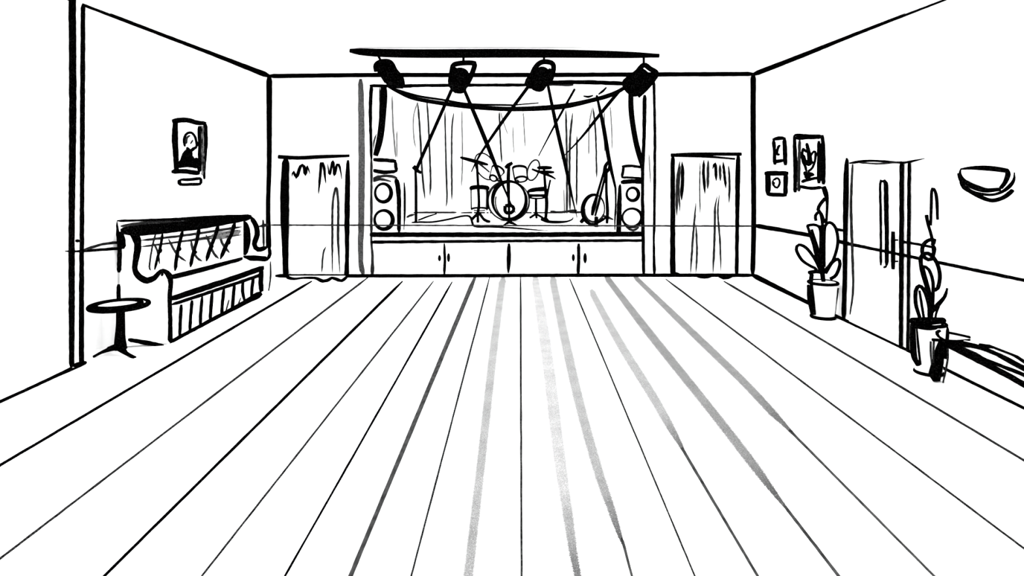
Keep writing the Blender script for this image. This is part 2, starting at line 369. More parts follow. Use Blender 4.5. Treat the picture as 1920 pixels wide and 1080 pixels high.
# ================================================================ STAGE
st = thing('stage', 'raised white stage with cupboard doors across its front', 'stage', (X(952), D, 0))
x0, x1 = X(697), X(1208)
b = MB(); b.box(x0, x1, D - .02, D + th, Z(456), SZ, LACQ); b.box(-4.1, 4.0, D + th, 16.6, SZ - .12, SZ, LACQ)
fp = front(D - .02)
b.stroke(fp, [(693, 440), (800, 440), (960, 440), (1208, 439)], 9, INK, t=.012)
b.stroke(fp, [(695, 454, 6), (960, 452, 5), (1208, 451, 5)], 5, INK, t=.012)
b.stroke(DECK, [(762, 407), (768, 404), (777, 401.5)], 3, SOFT, t=.014)
b.stroke(DECK, [(1124, 402), (1134, 405), (1150, 411)], 3.4, SOFT, t=.014)
b.build('deck', st)
for (a, c, hx, hy, hw, hh) in [(697, 833, 824, 484, 6, 12), (833, 954, 841, 483, 6, 17), (954, 1085, 1075, 483, 6, 14), (1085, 1208, 1097, 484, 7, 20)]:
    b = MB(); b.box(X(a) + .004, X(c) - .004, D - .01, D + .02, .01, Z(456), LACQ)
    fq = front(D - .01)
    if a == 697: b.stroke(fq, [(833, 456, 4), (834, 490, 5), (833, 515, 5)], 5, INK, t=.008)
    if a == 833: b.stroke(fq, [(954, 456, 6), (954, 485, 8), (953, 512, 5)], 7, INK, t=.008)
    if a == 954: b.stroke(fq, [(1085, 456, 6), (1085, 490, 6), (1084, 516, 6)], 6, INK, t=.008)
    d = b.build('door', st)
    b = MB(); b.loft([ell(hx, hy, hw / 2 * s, hh / 2 * s, D - .01 - q, 20) for s, q in ((1, 0), (1, .012), (.7, .022))], INK); b.build('handle', d)
for y in (12.2, 16.3): b = MB(); b.box(-3.9, 3.7, y, y + .2, 0, SZ - .12, LACQ); b.build('joist', st)
# backdrop curtain
t = thing('backdrop_curtain', 'pale full-width curtain hanging at the rear of the stage', 'curtain', (0, 16.4, SZ))
b = MB(); n = 240; YB = 16.42
A = [V((-4.0 + 7.9 * i / n, YB + .035 * math.sin(i * .55) + .02 * math.sin(i * .21), 0)) for i in range(n + 1)]
o = len(b.v); b.v += [p + V((0, 0, SZ)) for p in A] + [p + V((0, 0, 4.1)) for p in A] + [p + V((0, .015, SZ)) for p in A] + [p + V((0, .015, 4.1)) for p in A]
for i in range(n):
    b.face((o + i, o + i + 1, o + n + 2 + i, o + n + 1 + i), CLOTH, smooth=True)
    q = o + 2 * (n + 1); b.face((q + n + 1 + i, q + n + 2 + i, q + i + 1, q + i), CLOTH, smooth=True)
fp = front(YB - .05)
for pts, w in [([(735, 178), (737, 240), (742, 297)], 2.2), ([(744, 245), (744, 297)], 1.2), ([(783, 192), (787, 240), (792, 330), (797, 375)], 2.8), ([(783, 190), (775, 220), (776, 260), (780, 278)], 1.4),
               ([(800, 186), (803, 230), (807, 330), (806, 368)], 2.8), ([(834, 205), (836, 300), (838, 370), (836, 388)], 2.4), ([(851, 210), (847, 250), (847, 377)], 2.6), ([(866, 203), (867, 300), (865, 352)], 1.8),
               ([(936, 208), (938, 260), (941, 306)], 2.6), ([(938, 208), (945, 232), (953, 254)], 1.4), ([(962, 232), (962, 260), (964, 290)], 1.4), ([(981, 208), (983, 245), (985, 277)], 2),
               ([(1061, 203), (1063, 300), (1063, 406)], 3), ([(1074, 210), (1069, 260), (1068, 330), (1069, 396)], 3.2), ([(1082, 253), (1081, 387)], 2.8), ([(1111, 200), (1105, 235), (1104, 291)], 1.8),
               ([(1112, 200), (1117, 250), (1119, 334)], 2.4), ([(1133, 208), (1134, 286)], 1.8), ([(1144, 197), (1147, 240), (1148, 280)], 1.6), ([(1057, 352), (1059, 405)], 1.1)]:
    b.stroke(fp, pts, w * 1.05, SOFT if w > 2.3 else PENCIL, t=.03, taper=.12, step=6)
for pts, w in [([(775, 399), (800, 398.5), (856, 398.5)], 3.2), ([(864, 399), (960, 399), (1048, 399)], 2.6), ([(1032, 396), (1050, 398), (1082, 394)], 4), ([(1068, 398), (1100, 398), (1124, 398)], 3.4)]:
    b.stroke(front(YB - .09), pts, w, SOFT, t=.03, step=6)
b.build('cloth', t)
# valance
t = thing('stage_valance', 'white swagged valance hanging across the top of the stage', 'valance', (X(960), D + .17, Z(160)))
b = MB(); vp = front(D + .18)
low = catmull([(728, 160), (745, 168), (770, 180), (830, 192), (890, 199), (965, 204), (1050, 199), (1110, 188), (1150, 175), (1185, 155)], 8)
b.slab(vp, [(x, y) for x, y in low] + [(1185, 148), (728, 148)], .03, CLOTH); b.build('cloth', t)
b = MB()
b.ptube(D + .14, [(728, 163, 3), (745, 171, 6), (775, 184, 7), (830, 194, 7.5), (890, 201, 8), (965, 204.5, 8.5), (1050, 200, 10), (1110, 188, 8), (1150, 176, 8), (1182, 158, 5)], 7, INK)
b.ptube(D + .14, [(735, 165, 2), (765, 175, 4), (790, 181, 3.5), (830, 187, 3.5), (880, 195, 3.5), (960, 197, 3)], 3, INK)
b.ptube(D + .14, [(960, 197, 2.2), (1010, 193, 1.6)], 2, INK)
b.ptube(D + .14, [(1094, 180, 2), (1103, 181.5, 4), (1112, 179, 2)], 3, INK); b.ptube(D + .14, [(1122, 177, 2), (1130, 171, 4), (1137, 164, 2)], 3, INK)
b.build('swag_edge', t)
# side drapes
def drape(label, poly, edge, lines, xm):
    t = thing('stage_drape', label, 'curtain', (X(xm), D + .2, Z(300)))
    b = MB(); b.slab(front(D + .2), poly, .02, CLOTH)
    for pts, w in lines: b.stroke(front(D + .18), pts, w, SOFT, t=.008, taper=.2)
    b.build('cloth', t); b = MB(); b.ptube(D + .165, edge, 10, INK); b.build('drape_edge', t)
drape('narrow white side drape with curved black edge above the left loudspeaker', [(690, 150), (724, 150), (723, 200), (717, 250), (703, 296), (690, 296)],
      [(718, 150, 8), (720, 175, 12), (718, 210, 12), (714, 250, 12), (709, 275, 11), (704, 292, 9)], [([(712, 164), (713, 195), (712, 235)], 3.5), ([(706, 250), (701, 265), (699, 285)], 2.5)], 708)
drape('narrow white side drape with curved black edge above the right loudspeaker', [(1216, 150), (1181, 150), (1182, 200), (1190, 260), (1205, 308), (1216, 308)],
      [(1183, 160, 9), (1183, 200, 10), (1186, 230, 10), (1192, 265, 10), (1199, 292, 10), (1206, 314, 9)], [], 1196)

# ================================================================ LOUDSPEAKERS + AMPS
def speaker(label, px0, px1, ptop, cones, edges, rear, Y=11.47, dep=.5):
    t = thing('loudspeaker', label, 'loudspeaker', (X((px0 + px1) / 2, Y), Y, SZ))
    b = MB(); b.box(X(px0, Y), X(px1, Y), Y, Y + dep, SZ, Z(ptop, Y), LACQ); fp = front(Y)
    for pts, w, m in edges: b.stroke(fp, pts, w, m, t=.01, step=5)
    for pts, w in rear: b.ptube(Y + dep - .01, pts, w, INK)
    b.build('cabinet', t)
    for cx, cy, rx, ry, w in cones:
        b = MB(); P3 = ell(cx, cy, rx, ry, Y - .008); b.tube(P3, [(w + .9) / 2 * Y / F * (1 + .25 * math.sin(i * .16 + 1)) for i in range(40)], INK, closed=True)
        b.loft([ell(cx, cy, rx, ry, Y - .01), ell(cx, cy, rx * .35, ry * .35, Y - .003)], LACQ, cap=True); b.build('speaker_cone', t)
    return t
speaker('tall white loudspeaker on the left side of the stage', 699, 748, 334, [(718.5, 361.5, 15, 17, 5.5), (719.5, 412, 17, 17.5, 6)],
        [([(742, 335, 8), (746, 350, 9), (748, 380, 8), (748, 435, 7)], 7, INK), ([(692, 337, 3), (712, 331, 5), (730, 330, 5), (745, 334, 5)], 5, SOFT), ([(697, 340, 5), (712, 336, 5), (733, 340, 3)], 4, SOFT)],
        [([(757, 342, 3), (758, 360, 5), (758, 400, 5), (757, 431, 2)], 4)])
speaker('tall white loudspeaker with a small upper cone on the right side of the stage', 1164, 1208, 341, [(1186, 364, 11, 12, 5), (1185, 408, 18, 17, 4.5)],
        [([(1164, 342), (1185, 340), (1206, 341)], 8, INK), ([(1163, 345, 4), (1162, 360, 7), (1161, 400, 9), (1160, 439, 9)], 6, INK), ([(1169, 415), (1176, 426), (1187, 432), (1198, 426)], 4, SOFT)],
        [([(1154, 352, 4), (1155, 380, 4), (1153, 412, 3), (1153, 431, 1.5)], 3)])
def amp(label, px0, px1, p0, p1, prest, edges, Y=11.5, dep=.3):
    t = thing('amplifier', label, 'amplifier', (X((px0 + px1) / 2, Y), Y, Z(prest, 11.47)))
    b = MB(); b.box(X(px0, Y), X(px1, Y), Y, Y + dep, Z(p1, Y), Z(p0, Y), LACQ); fp = front(Y)
    for pts, w in edges: b.stroke(fp, pts, w, INK, t=.01, step=5)
    b.build('case', t)
    for x in (px0 + 5, px1 - 5):
        b = MB(); b.box(X(x - 3, Y), X(x + 3, Y), Y + .03, Y + dep - .03, Z(prest, 11.47), Z(p1, Y), LACQ); b.build('foot', t)
amp('white box amplifier on top of the left loudspeaker', 698, 743, 300, 323, 334, [([(697, 299, 6), (715, 300, 7), (743, 302, 7)], 6), ([(741, 302), (742, 312), (744, 322)], 6), ([(697, 319, 6), (720, 323, 7), (744, 321, 6)], 6)])
amp('white box amplifier on top of the right loudspeaker', 1166, 1206, 311, 335, 341, [([(1166, 312), (1185, 311), (1205, 314)], 5), ([(1169, 311), (1168, 322), (1166, 333)], 5), ([(1165, 333), (1185, 333), (1205, 335)], 4), ([(1203, 313), (1205, 325), (1204, 335)], 5)])

# ================================================================ MICROPHONE STANDS
t = thing('microphone_stand', 'black microphone on a straight pole beside the left loudspeaker', 'microphone stand', P(780, 418, 13.55))
b = MB(); b.ptube(13.55, [(779, 320, 4), (780, 350, 5), (780, 416, 5)], 5, INK); b.build('pole', t)
b = MB(); b.ptube(13.52, [(775, 312, 8), (780, 317, 8), (784, 321, 6), (790, 324, 5)], 7, INK); b.build('microphone', t)
c = P(779, 417, 13.55); b = MB(); b.loft([hcirc(c, .09, SZ), hcirc(c, .085, SZ + .02), hcirc(c, .02, SZ + .035)], INK); b.build('base', t)
Yk = 13.3
t = thing('microphone_stand', 'black microphone stand with angled microphone in front of the bass drum', 'microphone stand', P(954, 420, Yk))
b = MB(); b.ptube(Yk, [(954, 312, 5.5), (953, 340, 6.5), (954, 380, 4.5), (955, 418, 4)], 5, INK); b.build('pole', t)
b = MB(); b.ptube(Yk - .02, [(947, 315, 5), (953, 310, 7.5), (961, 305, 5)], 6, INK); b.build('microphone', t)
for pts, yy in (([(954, 416), (944, 424)], Yk - .22), ([(954, 416), (962, 419), (970, 424)], Yk - .22), ([(954, 416), (958, 414)], Yk + .12)):
    b = MB(); b.ptube(Yk, pts, 4.5, INK, Y2=yy); b.build('leg', t)
b = MB(); b.ptube(Yk - .03, [(947, 386), (956, 385), (962, 388), (963, 394), (958, 399), (950, 399), (947, 395), (947, 386)], 6.2, INK, step=3); b.build('clamp', t)

# ================================================================ DRUM KIT
Yd = 14.05
t = thing('bass_drum', 'large round white bass drum in the middle of the stage', 'drum', P(954, 413, Yd))
b = MB(); b.loft([ell(955, 376, 31, 35.5, Yd - .2, 56), ell(953.5, 376.5, 38, 36, Yd + .02, 56), ell(953.5, 377, 37, 36, Yd + .2, 56)], LACQ); b.build('shell', t)
for e, w, yy, m in ((ell(955, 375.5, 31.5, 35.5, Yd - .21, 64), 6.2, Yd, INK), (ell(953, 376.5, 38.5, 36.5, Yd + .02, 64), 5.2, Yd, SOFT)):
    b = MB(); b.tube(e, [w / 2 * Yd / F * (1 + .3 * math.sin(i * .2)) for i in range(64)], m, closed=True); b.build('hoop', t)
b = MB(); b.tube([p for p in ell(956, 378, 27, 33, Yd - .215, 64)[22:36]], .014, SOFT); b.build('head_rim', t)
# mounted toms
def drum(name, label, top, bot, Y, rims, loc=None, wl=3.2, extra=(), support=None, leg=True):
    """top / bot = (cx, cy, rx, ry, rot): upper and lower heads of a shell"""
    t = thing(name, label, 'drum', loc or P(bot[0], bot[1] + bot[3], Y))
    rt = ell(top[0], top[1], top[2], top[3], Y, 36, top[4], lean=.12); rb = ell(bot[0], bot[1], bot[2], bot[3], Y, 36, bot[4], lean=.12)
    b = MB(); b.loft([rb, rt], LACQ)
    b.tube([rt[0], rb[0]], (wl + .8) * .5 * Y / F, INK); b.tube([rt[18], rb[18]], (wl + .8) * .5 * Y / F, INK); b.build('shell', t)
    for r, w in ((rt, rims[0]), (rb, rims[1])):
        b = MB(); b.tube(r, (w + .9) * .5 * Y / F, INK, closed=True); b.build('rim', t)
    for pts, w, m in extra: b = MB(); b.ptube(Y - .15, pts, w, m); b.build('lug', t)
    return t
tl = drum('mounted_tom', 'small tilted tom drum above the left of the bass drum', (934, 318, 12, 6, .5), (925, 334, 7, 5, .5), Yd - .02, (3, 3), wl=2.6)
b = MB(); b.ptube(Yd - .02, [(930, 336), (938, 341)], 4, SOFT); b.build('mount', tl)
tr = drum('mounted_tom', 'small tilted tom drum above the right of the bass drum', (974, 315, 12, 4, 0), (977, 336, 11, 5, -.1), Yd - .02, (4, 3.2), wl=4)
b = MB(); b.ptube(Yd - .02, [(972, 338), (966, 344)], 4, SOFT); b.build('mount', tr)
t = drum('floor_tom', 'cylindrical white floor tom left of the bass drum', (899, 353, 15, 2.5, 0), (899, 392, 14.5, 2.5, 0), 14.2, (7.5, 2.6), loc=P(899, 404, 14.2), wl=3.4,
         extra=[([(913, 348, 3), (914, 365, 4), (914, 392, 5)], 4, INK)])
for x in (887, 911): b = MB(); b.ptube(14.2, [(x, 392), (x, 413)], 2.2, LACQ); b.build('leg', t)
ts = drum('snare_drum', 'shallow snare drum on a tripod stand right of the bass drum', (1006, 358, 15, 4, -.1), (1007, 369, 14, 2.5, 0), 14.1, (5, 4), loc=P(1005, 414, 14.1), wl=4)
b = MB(); b.ptube(14.1 - .13, [(992, 366), (1007, 367), (1021, 366)], 4, INK); b.ptube(14.1 - .1, [(992, 359, 2), (1000, 357, 6), (1010, 355, 8), (1021, 354, 8)], 5, INK); b.build('hoop', ts)
b = MB(); b.ptube(14.1, [(1005, 372), (1005, 404)], 4.5, INK); b.build('pole', ts)
for e, yy in (((994, 408), 13.9), ((1017, 408), 13.9), ((1006, 408), 14.3)):
    b = MB(); b.ptube(14.1, [(1005, 401), e], 4, INK, Y2=yy); b.build('leg', ts)
def cymbal(mb, cx, cy, rx, ry, rot, Y, wm, m=INK, fill=INK, lean=.1):
    r = ell(cx, cy, rx, ry, Y, 40, rot, lean=lean); c = P(cx, cy, Y)
    mb.loft([r, [c + (p - c) * .25 + V((0, 0, .02)) for p in r]], fill)
    mb.tube(r, (wm + .9) * .5 * Y / F, m, closed=True)
t = thing('cymbal_stand', 'cymbal stand with a black tilted cymbal left of the drums', 'cymbal stand', P(896, 416, 13.75))
Yc = 13.75
b = MB(); b.ptube(Yc, [(894, 303, 4), (896, 340, 4.5), (898, 380, 4.5), (896, 400, 5)], 4, INK); b.build('pole', t)
b = MB(); cymbal(b, 889, 302, 26, 2.0, .26, Yc, 2.4); b.build('cymbal', t)
b = MB(); b.ptube(Yc, [(893, 303, 3), (905, 312, 3), (918, 323, 2)], 2, SOFT); b.build('boom_arm', t)
for pts, yy in (([(896, 400), (884, 412)], Yc - .1), ([(896, 398), (896, 416)], Yc - .2), ([(899, 400), (908, 412), (918, 416)], Yc - .2)):
    b = MB(); b.ptube(Yc, pts, 5, INK, Y2=yy); b.build('leg', t)
t = thing('cymbal_stand', 'large pale tilted cymbal behind the left tom', 'cymbal stand', P(912, 412, 14.5))
b = MB(); cymbal(b, 910, 312, 17, 27, -.5, 14.5, 2.0, SOFT, LACQ, .05); b.build('cymbal', t)
b = MB(); b.ptube(14.56, [(912, 314), (918, 410)], 1.8, LACQ); b.build('pole', t)
t = thing('cymbal_stand', 'pale upright oval cymbal behind the right tom', 'cymbal stand', P(1000, 412, 14.5))
b = MB(); cymbal(b, 1000, 319, 10.5, 20, .32, 14.45, 2.4, SOFT, LACQ, .05); b.build('cymbal', t)
b = MB(); b.ptube(14.53, [(1000, 320), (998, 408)], 1.8, LACQ); b.build('pole', t)
t = thing('hi_hat_stand', 'hi-hat stand with stacked black cymbals at the right of the drums', 'hi-hat stand', P(1023, 417, 13.7))
Yh = 13.7
b = MB(); b.ptube(Yh, [(1020, 315, 4), (1022, 345, 5), (1025, 380, 6.5), (1023, 412, 5)], 5, INK); b.build('pole', t)
b = MB(); cymbal(b, 1021, 314.5, 12.5, 1.8, 0, Yh, 3); b.build('cymbal', t)
b = MB(); cymbal(b, 1024, 322.5, 14, 1.4, .03, Yh, 2.6); b.build('cymbal', t)
b = MB(); cymbal(b, 1017, 325, 26, 1.2, .42, Yh, 2.2) if 0 else b.ptube(Yh - .06, [(997, 317, 3), (1010, 322, 4.5), (1022, 326, 5), (1034, 331, 4), (1042, 336, 2)], 4, INK); b.build('cymbal', t)
b = MB(); b.ptube(Yh - .05, [(1032, 337, 3), (1028, 355, 3.5), (1025, 375, 3)], 3, INK); b.build('rod', t)
for e, yy in (((1015, 412), Yh - .05), ((1033, 420), Yh - .25), ((1024, 409), Yh + .2)):
    b = MB(); b.ptube(Yh, [(1023, 408), e], 4, INK, Y2=yy); b.build('leg', t)
# cables lying on the deck
def cable(label, pts, w=4):
    b = MB(); q = catmull([p if len(p) == 3 else p + (w,) for p in pts], 4); P3 = []; R = []
    for x, y, ww in q:
        p = DECK.at(x, y); r = ww * .5 * p.y / F; P3.append(p + V((0, 0, r * .7))); R.append(r * 1.1)
    b = MB(); o = 0
    b.tube([p for p in P3], R, INK)
    b.v = [V((v.x, v.y, max(v.z, SZ + .001))) for v in b.v]
    for pts_ in (): pass
    tag(b.build('cable', base=P3[0]), label, 'cable')
cable('long black cable trailing from the left microphone stand past the drums', [(784, 418), (810, 418), (840, 413), (866, 407), (880, 407), (884, 413), (887, 423), (895, 427), (920, 427), (960, 429), (1000, 432, 3), (1027, 433, 1.5)])
cable('short straight cable running back from the left microphone stand', [(785, 414, 3.4), (800, 408, 3.4), (818, 402, 2.5)])
cable('thick looped cable at the foot of the hi-hat stand', [(1016, 413, 5), (1028, 418, 6), (1045, 419, 6), (1062, 417, 4), (1073, 412, 2.4), (1074, 408, 1.6)])

# ================================================================ GUITAR
Yg = 12.9
t = thing('guitar', 'round-bodied guitar leaning on a stand beside the right loudspeaker', 'guitar', P(1114, 424, Yg))
b = MB(); b.loft([ell(1113, 394, 20.5, 28, Yg - .04, 48, .1), ell(1113, 394, 20.5, 28, Yg + .04, 48, .1)], LACQ, smooth=False)
b.tube(ell(1113, 393, 20.5, 28, Yg - .045, 48, .1), [(5.4 + 2.8 * math.cos((i - 24) / 48 * 6.28)) * .5 * Yg / F for i in range(48)], INK, closed=True)
b.tube(ell(1115, 392, 19, 24, Yg - .05, 48, .2)[2:24], .02, SOFT)
b.build('body', t)
b = MB(); b.slab(front(Yg - .045), [(1111, 402), (1120, 402), (1138, 326), (1133, 322)], .02, LACQ)
b.ptube(Yg - .07, [(1110, 404, 4), (1113, 390, 8), (1119, 368, 5), (1127, 340, 4), (1134, 318, 5)], 4, INK)
b.ptube(Yg - .07, [(1116, 405, 3), (1122, 382, 4.5), (1130, 350, 4), (1137, 322, 4)], 4, INK); b.build('neck', t)
b = MB(); b.ptube(Yg - .06, [(1134, 325, 8), (1135, 312, 7), (1140, 304, 5), (1143, 300, 4)], 6, INK); b.ptube(Yg - .06, [(1137, 322, 7), (1142, 316, 5), (1143, 300, 4)], 5, INK); b.build('headstock', t)
t = thing('guitar_stand', 'black guitar stand behind the round-bodied guitar', 'guitar stand', P(1138, 424, Yg + .1))
b = MB(); b.ptube(Yg + .1, [(1137, 322, 5), (1137, 360, 5), (1139, 395, 6), (1138, 419, 5)], 5, INK); b.build('pole', t)
for pts, w, yy, y0 in (([(1100, 404), (1090, 416)], 7, Yg - .1, Yg + .05), ([(1118, 408), (1118, 428)], 7, Yg - .3, Yg - .12), ([(1136, 408), (1124, 416), (1106, 421)], 4, Yg - .05, Yg + .08)):
    b = MB(); b.ptube(y0, pts, w, INK, Y2=yy); b.build('leg', t)

# ================================================================ LIGHTING BAR AND SPOTLIGHTS
YL = 8.6
b = MB(); b.ptube(YL, [(656, 95, 7), (675, 97, 13), (720, 99.5, 15.5), (800, 100.5, 16.5), (960, 100, 16.5), (1080, 101, 15), (1180, 103, 12), (1236, 104.5, 7)], 14, INK, step=12)
bar = b.build('lighting_bar', base=P(947, 100, YL)); tag(bar, 'long black lighting bar under the ceiling in front of the stage', 'lighting bar')
LB = 'stage spotlights on the bar'
def spot(label, hook, yoke, can, beams, extra=()):
    t = thing('stage_light', label, 'spotlight', P(hook[0][0], hook[0][1], YL), LB)
    b = MB(); b.ptube(YL, hook, 4, INK); b.build('hook', t)
    b = MB(); b.ptube(YL, yoke, 9, INK, step=3); b.build('yoke', t)
    (ax, ay, ar), (bx, by, br) = can
    A, B_ = P(ax, ay, YL - .05), P(bx, by, YL + .16); ax_ = (B_ - A)
    b = MB(); b.tube([A - ax_ * .06, A, A + ax_ * .4, A + ax_ * .45, B_], [ar * .55 * YL / F, ar * YL / F, (ar * .6 + br * .4) * YL / F, br * YL / F, br * YL / F], INK, n=20)
    for pts, w in extra: b.ptube(YL, pts, w, INK)
    b.build('housing', t)
    for pts, w, y0, y1 in beams:
        b = MB(); b.ptube(y0, pts, w, INK, Y2=y1, step=12); b.build('beam_edge', t)
spot('leftmost black stage spotlight, tilted down to the right', [(709, 104), (715, 116)], [(706, 134), (705, 122), (716, 115.5), (732, 117), (741, 132), (752, 146), (755, 160)],
     ((719, 128, 14), (742, 154, 16)), [], extra=[([(711, 122, 16), (718, 135, 16), (727, 152, 14)], 12), ([(732, 135, 14), (745, 150, 16), (752, 158, 14)], 12), ([(722, 145, 8), (735, 158, 12), (756, 162, 8)], 10)])
spot('second black stage spotlight from the left, wedge shaped with triangular yoke', [(869, 104), (869, 118)], [(848, 160), (850, 138), (849, 124), (860, 119), (885, 118), (890, 122), (882, 145), (872, 160)],
     ((865, 136, 14), (859, 165, 16)), [([(846, 170), (815, 240), (782, 315)], 6, YL + .1, 13.5), ([(871, 170, 6), (900, 238, 8), (925, 300, 7), (944, 350, 4), (957, 380, 2.5), (967, 400, 1)], 6, YL + .1, 13.9)],
     extra=[([(850, 126, 12), (848, 145, 14), (848, 158, 15), (858, 171, 13)], 12), ([(863, 130, 14), (862, 155, 20), (859, 171, 16)], 14), ([(882, 145, 9), (875, 158, 10), (868, 166, 8)], 9)])
spot('third black stage spotlight from the left, leaning left with rounded top', [(1020, 104), (1020, 117)], [(992, 155), (1003, 128), (1016, 116.5), (1034, 118), (1038, 128), (1033, 148), (1024, 160)],
     ((1020, 136, 14), (1006, 157, 19)), [([(990, 163, 6), (945, 224, 6), (900, 290, 4), (884, 322, 1.5)], 5, YL + .1, 14.2), ([(1028, 163, 5), (1044, 240, 7), (1060, 310, 6), (1074, 375, 3), (1082, 408, 1)], 5, YL + .1, 14.6)],
     extra=[([(998, 140, 10), (990, 156, 14), (997, 160, 14)], 12), ([(1024, 130, 12), (1012, 148, 20), (1000, 163, 12)], 14), ([(1034, 130, 10), (1026, 148, 14), (1016, 162, 12)], 12)])
spot('rightmost black stage spotlight, square housing tilted down to the left', [(1207, 104), (1207, 120)], [(1188, 148), (1194, 136), (1207, 122), (1219, 129), (1231, 137), (1226, 148), (1212, 165), (1196, 180)],
     ((1207, 143, 19), (1183, 164, 21)), [([(1160, 172, 6), (1126, 213, 6), (1090, 258, 4), (1053, 297, 1)], 5, YL + .1, 13.5), ([(1119, 180, 4), (1131, 235, 7), (1142, 300, 7), (1154, 352, 4)], 5, YL + 1, 12.9), ([(1077, 168, 4), (1048, 220, 4), (1010, 292, 1.5)], 3, YL + .6, 13.5)],
     extra=[([(1205, 132, 16), (1188, 148, 16), (1172, 165, 14)], 14), ([(1222, 140, 14), (1207, 158, 18), (1195, 178, 12)], 14), ([(1200, 145, 20), (1185, 160, 24)], 20)])

# ================================================================ SOFA
pF1, pF2 = FLOOR.at(318, 642), FLOOR.at(492, 546)
FR = Plane(pF1, (pF2 - pF1).cross(V((0, 0, 1))))
A0 = V((XL(6.8) + .02, 6.83, 0)); NEAR = Plane(pF1, (A0 - pF1).cross(V((0, 0, 1))))
sofa = thing('sofa', 'long white buttoned high-backed sofa against the left wall', 'sofa', ((pF1.x + pF2.x) / 2 - .2, 8.3, 0))
w0, w1 = V((XL(7) + .1, 7.05, 0)), V((XL(9.7) + .1, 9.6, 0))
BK = Plane(w0, (w1 - w0).cross(V((0, 0, 1))))         # front of the backrest
# backrest
b = MB(); b.slab(BK, [(258, 532), (258, 436), (456, 412), (456, 484)], .08, CLOTH)
for pts, w, m in [([(306, 436), (302, 462), (297, 480), (291, 506)], 3.2, INK), ([(288, 455), (296, 470), (300, 495)], 2, SOFT), ([(293, 437), (286, 465), (281, 500), (284, 507)], 1.6, SOFT),
                  ([(344, 431), (336, 462), (332, 485), (329, 508)], 5, INK), ([(317, 448), (325, 465), (336, 480), (350, 490)], 3, SOFT),
                  ([(375, 426), (369, 455), (362, 480), (358, 501)], 5, INK), ([(359, 449), (362, 468), (370, 483), (380, 490)], 3.2, SOFT),
                  ([(411, 420), (403, 445), (394, 468), (388, 490)], 5.4, INK), ([(387, 440), (395, 460), (402, 476), (411, 485)], 3.4, SOFT),
                  ([(442, 416), (434, 440), (424, 462), (414, 486)], 6, INK), ([(411, 438), (417, 455), (424, 465), (431, 474)], 3.4, SOFT),
                  ([(264, 451), (350, 441), (455, 425)], 4, SOFT), ([(264, 463), (350, 452), (455, 440)], 3, SOFT), ([(300, 459), (380, 446), (452, 431)], 2.4, SOFT), ([(392, 445, 6), (412, 442, 13), (440, 437, 12), (452, 433, 6)], 10, PENCIL)]:
    b.stroke(BK, pts, w, m, t=.01, off=.08 + (.003 if m is INK else 0), taper=.1)
bkrest = b.build('backrest', sofa)
for cx, cy, r in ((299.5, 470, 5), (336, 467, 4.5), (366, 473, 3.5), (397, 462, 4), (429, 454, 5)):
    c = BK.at(cx, cy, .085); r_ = r * c.y / F; u = (w1 - w0).normalized(); zz = V((0, 0, 1))
    b = MB(); ring = lambda s, q: [c + BK.n * q + (u * math.cos(a * .393) * 1.25 + zz * math.sin(a * .393)) * r_ * s for a in range(16)]
    b.loft([ring(1, 0), ring(.9, .012), ring(.4, .022)], INK); b.build('button', bkrest)
# top rail
b = MB(); RL = Plane(BK.p + BK.n * .12, BK.n)
b.slab(RL, [(222, 412), (470, 404), (484, 420), (468, 417), (456, 413), (400, 423), (340, 431), (262, 443), (226, 434)], .012, LACQ, off=-.02)
b.stroke(RL, [(222, 414, 4), (260, 413, 4), (330, 411, 5), (400, 408, 8), (472, 406, 8)], 5, INK, t=.012)
b.stroke(RL, [(228, 433, 12), (262, 432, 20), (320, 427, 19), (380, 420, 18), (430, 413, 14), (470, 408, 9)], 15, INK, t=.012)
b.stroke(RL, [(228, 424, 4), (260, 419.5, 5), (300, 417, 6), (340, 414, 8)], 5, SOFT, t=.010)
b.build('top_rail', sofa)
# near arm panel
b = MB(); b.slab(NEAR, [(223, 416), (236, 430), (248, 434), (258, 450), (256, 480), (252, 506), (262, 520), (278, 525), (292, 519), (302, 509), (314, 512), (320, 528), (318, 643), (226, 650)], .09, CLOTH, off=.02)
np_ = [([(248, 436, 8), (256, 445, 13), (258, 465, 13), (254, 490, 11), (253, 507, 10), (262, 520, 12), (276, 526, 12), (289, 521, 10), (301, 509, 7), (309, 509, 8), (317, 517, 11), (320, 530, 9), (318, 560, 8), (319, 600, 8), (319, 642, 9)], 9, INK),
       ([(235, 434), (243, 437), (249, 446), (252, 456)], 4, INK), ([(222, 412, 8), (222, 440, 8), (224, 470, 8), (223, 511, 8)], 8, INK), ([(223, 433), (228, 450), (229, 467)], 13, INK), ([(222, 533), (223, 650)], 7, INK),
       ([(240, 637, 6), (275, 643, 8), (307, 648, 5)], 6, INK), ([(302, 514), (306, 516)], 6, INK)]
for pts, w, m in np_: b.stroke(NEAR, pts, w, m, t=.01, off=.11, step=5)
b.build('arm', sofa)
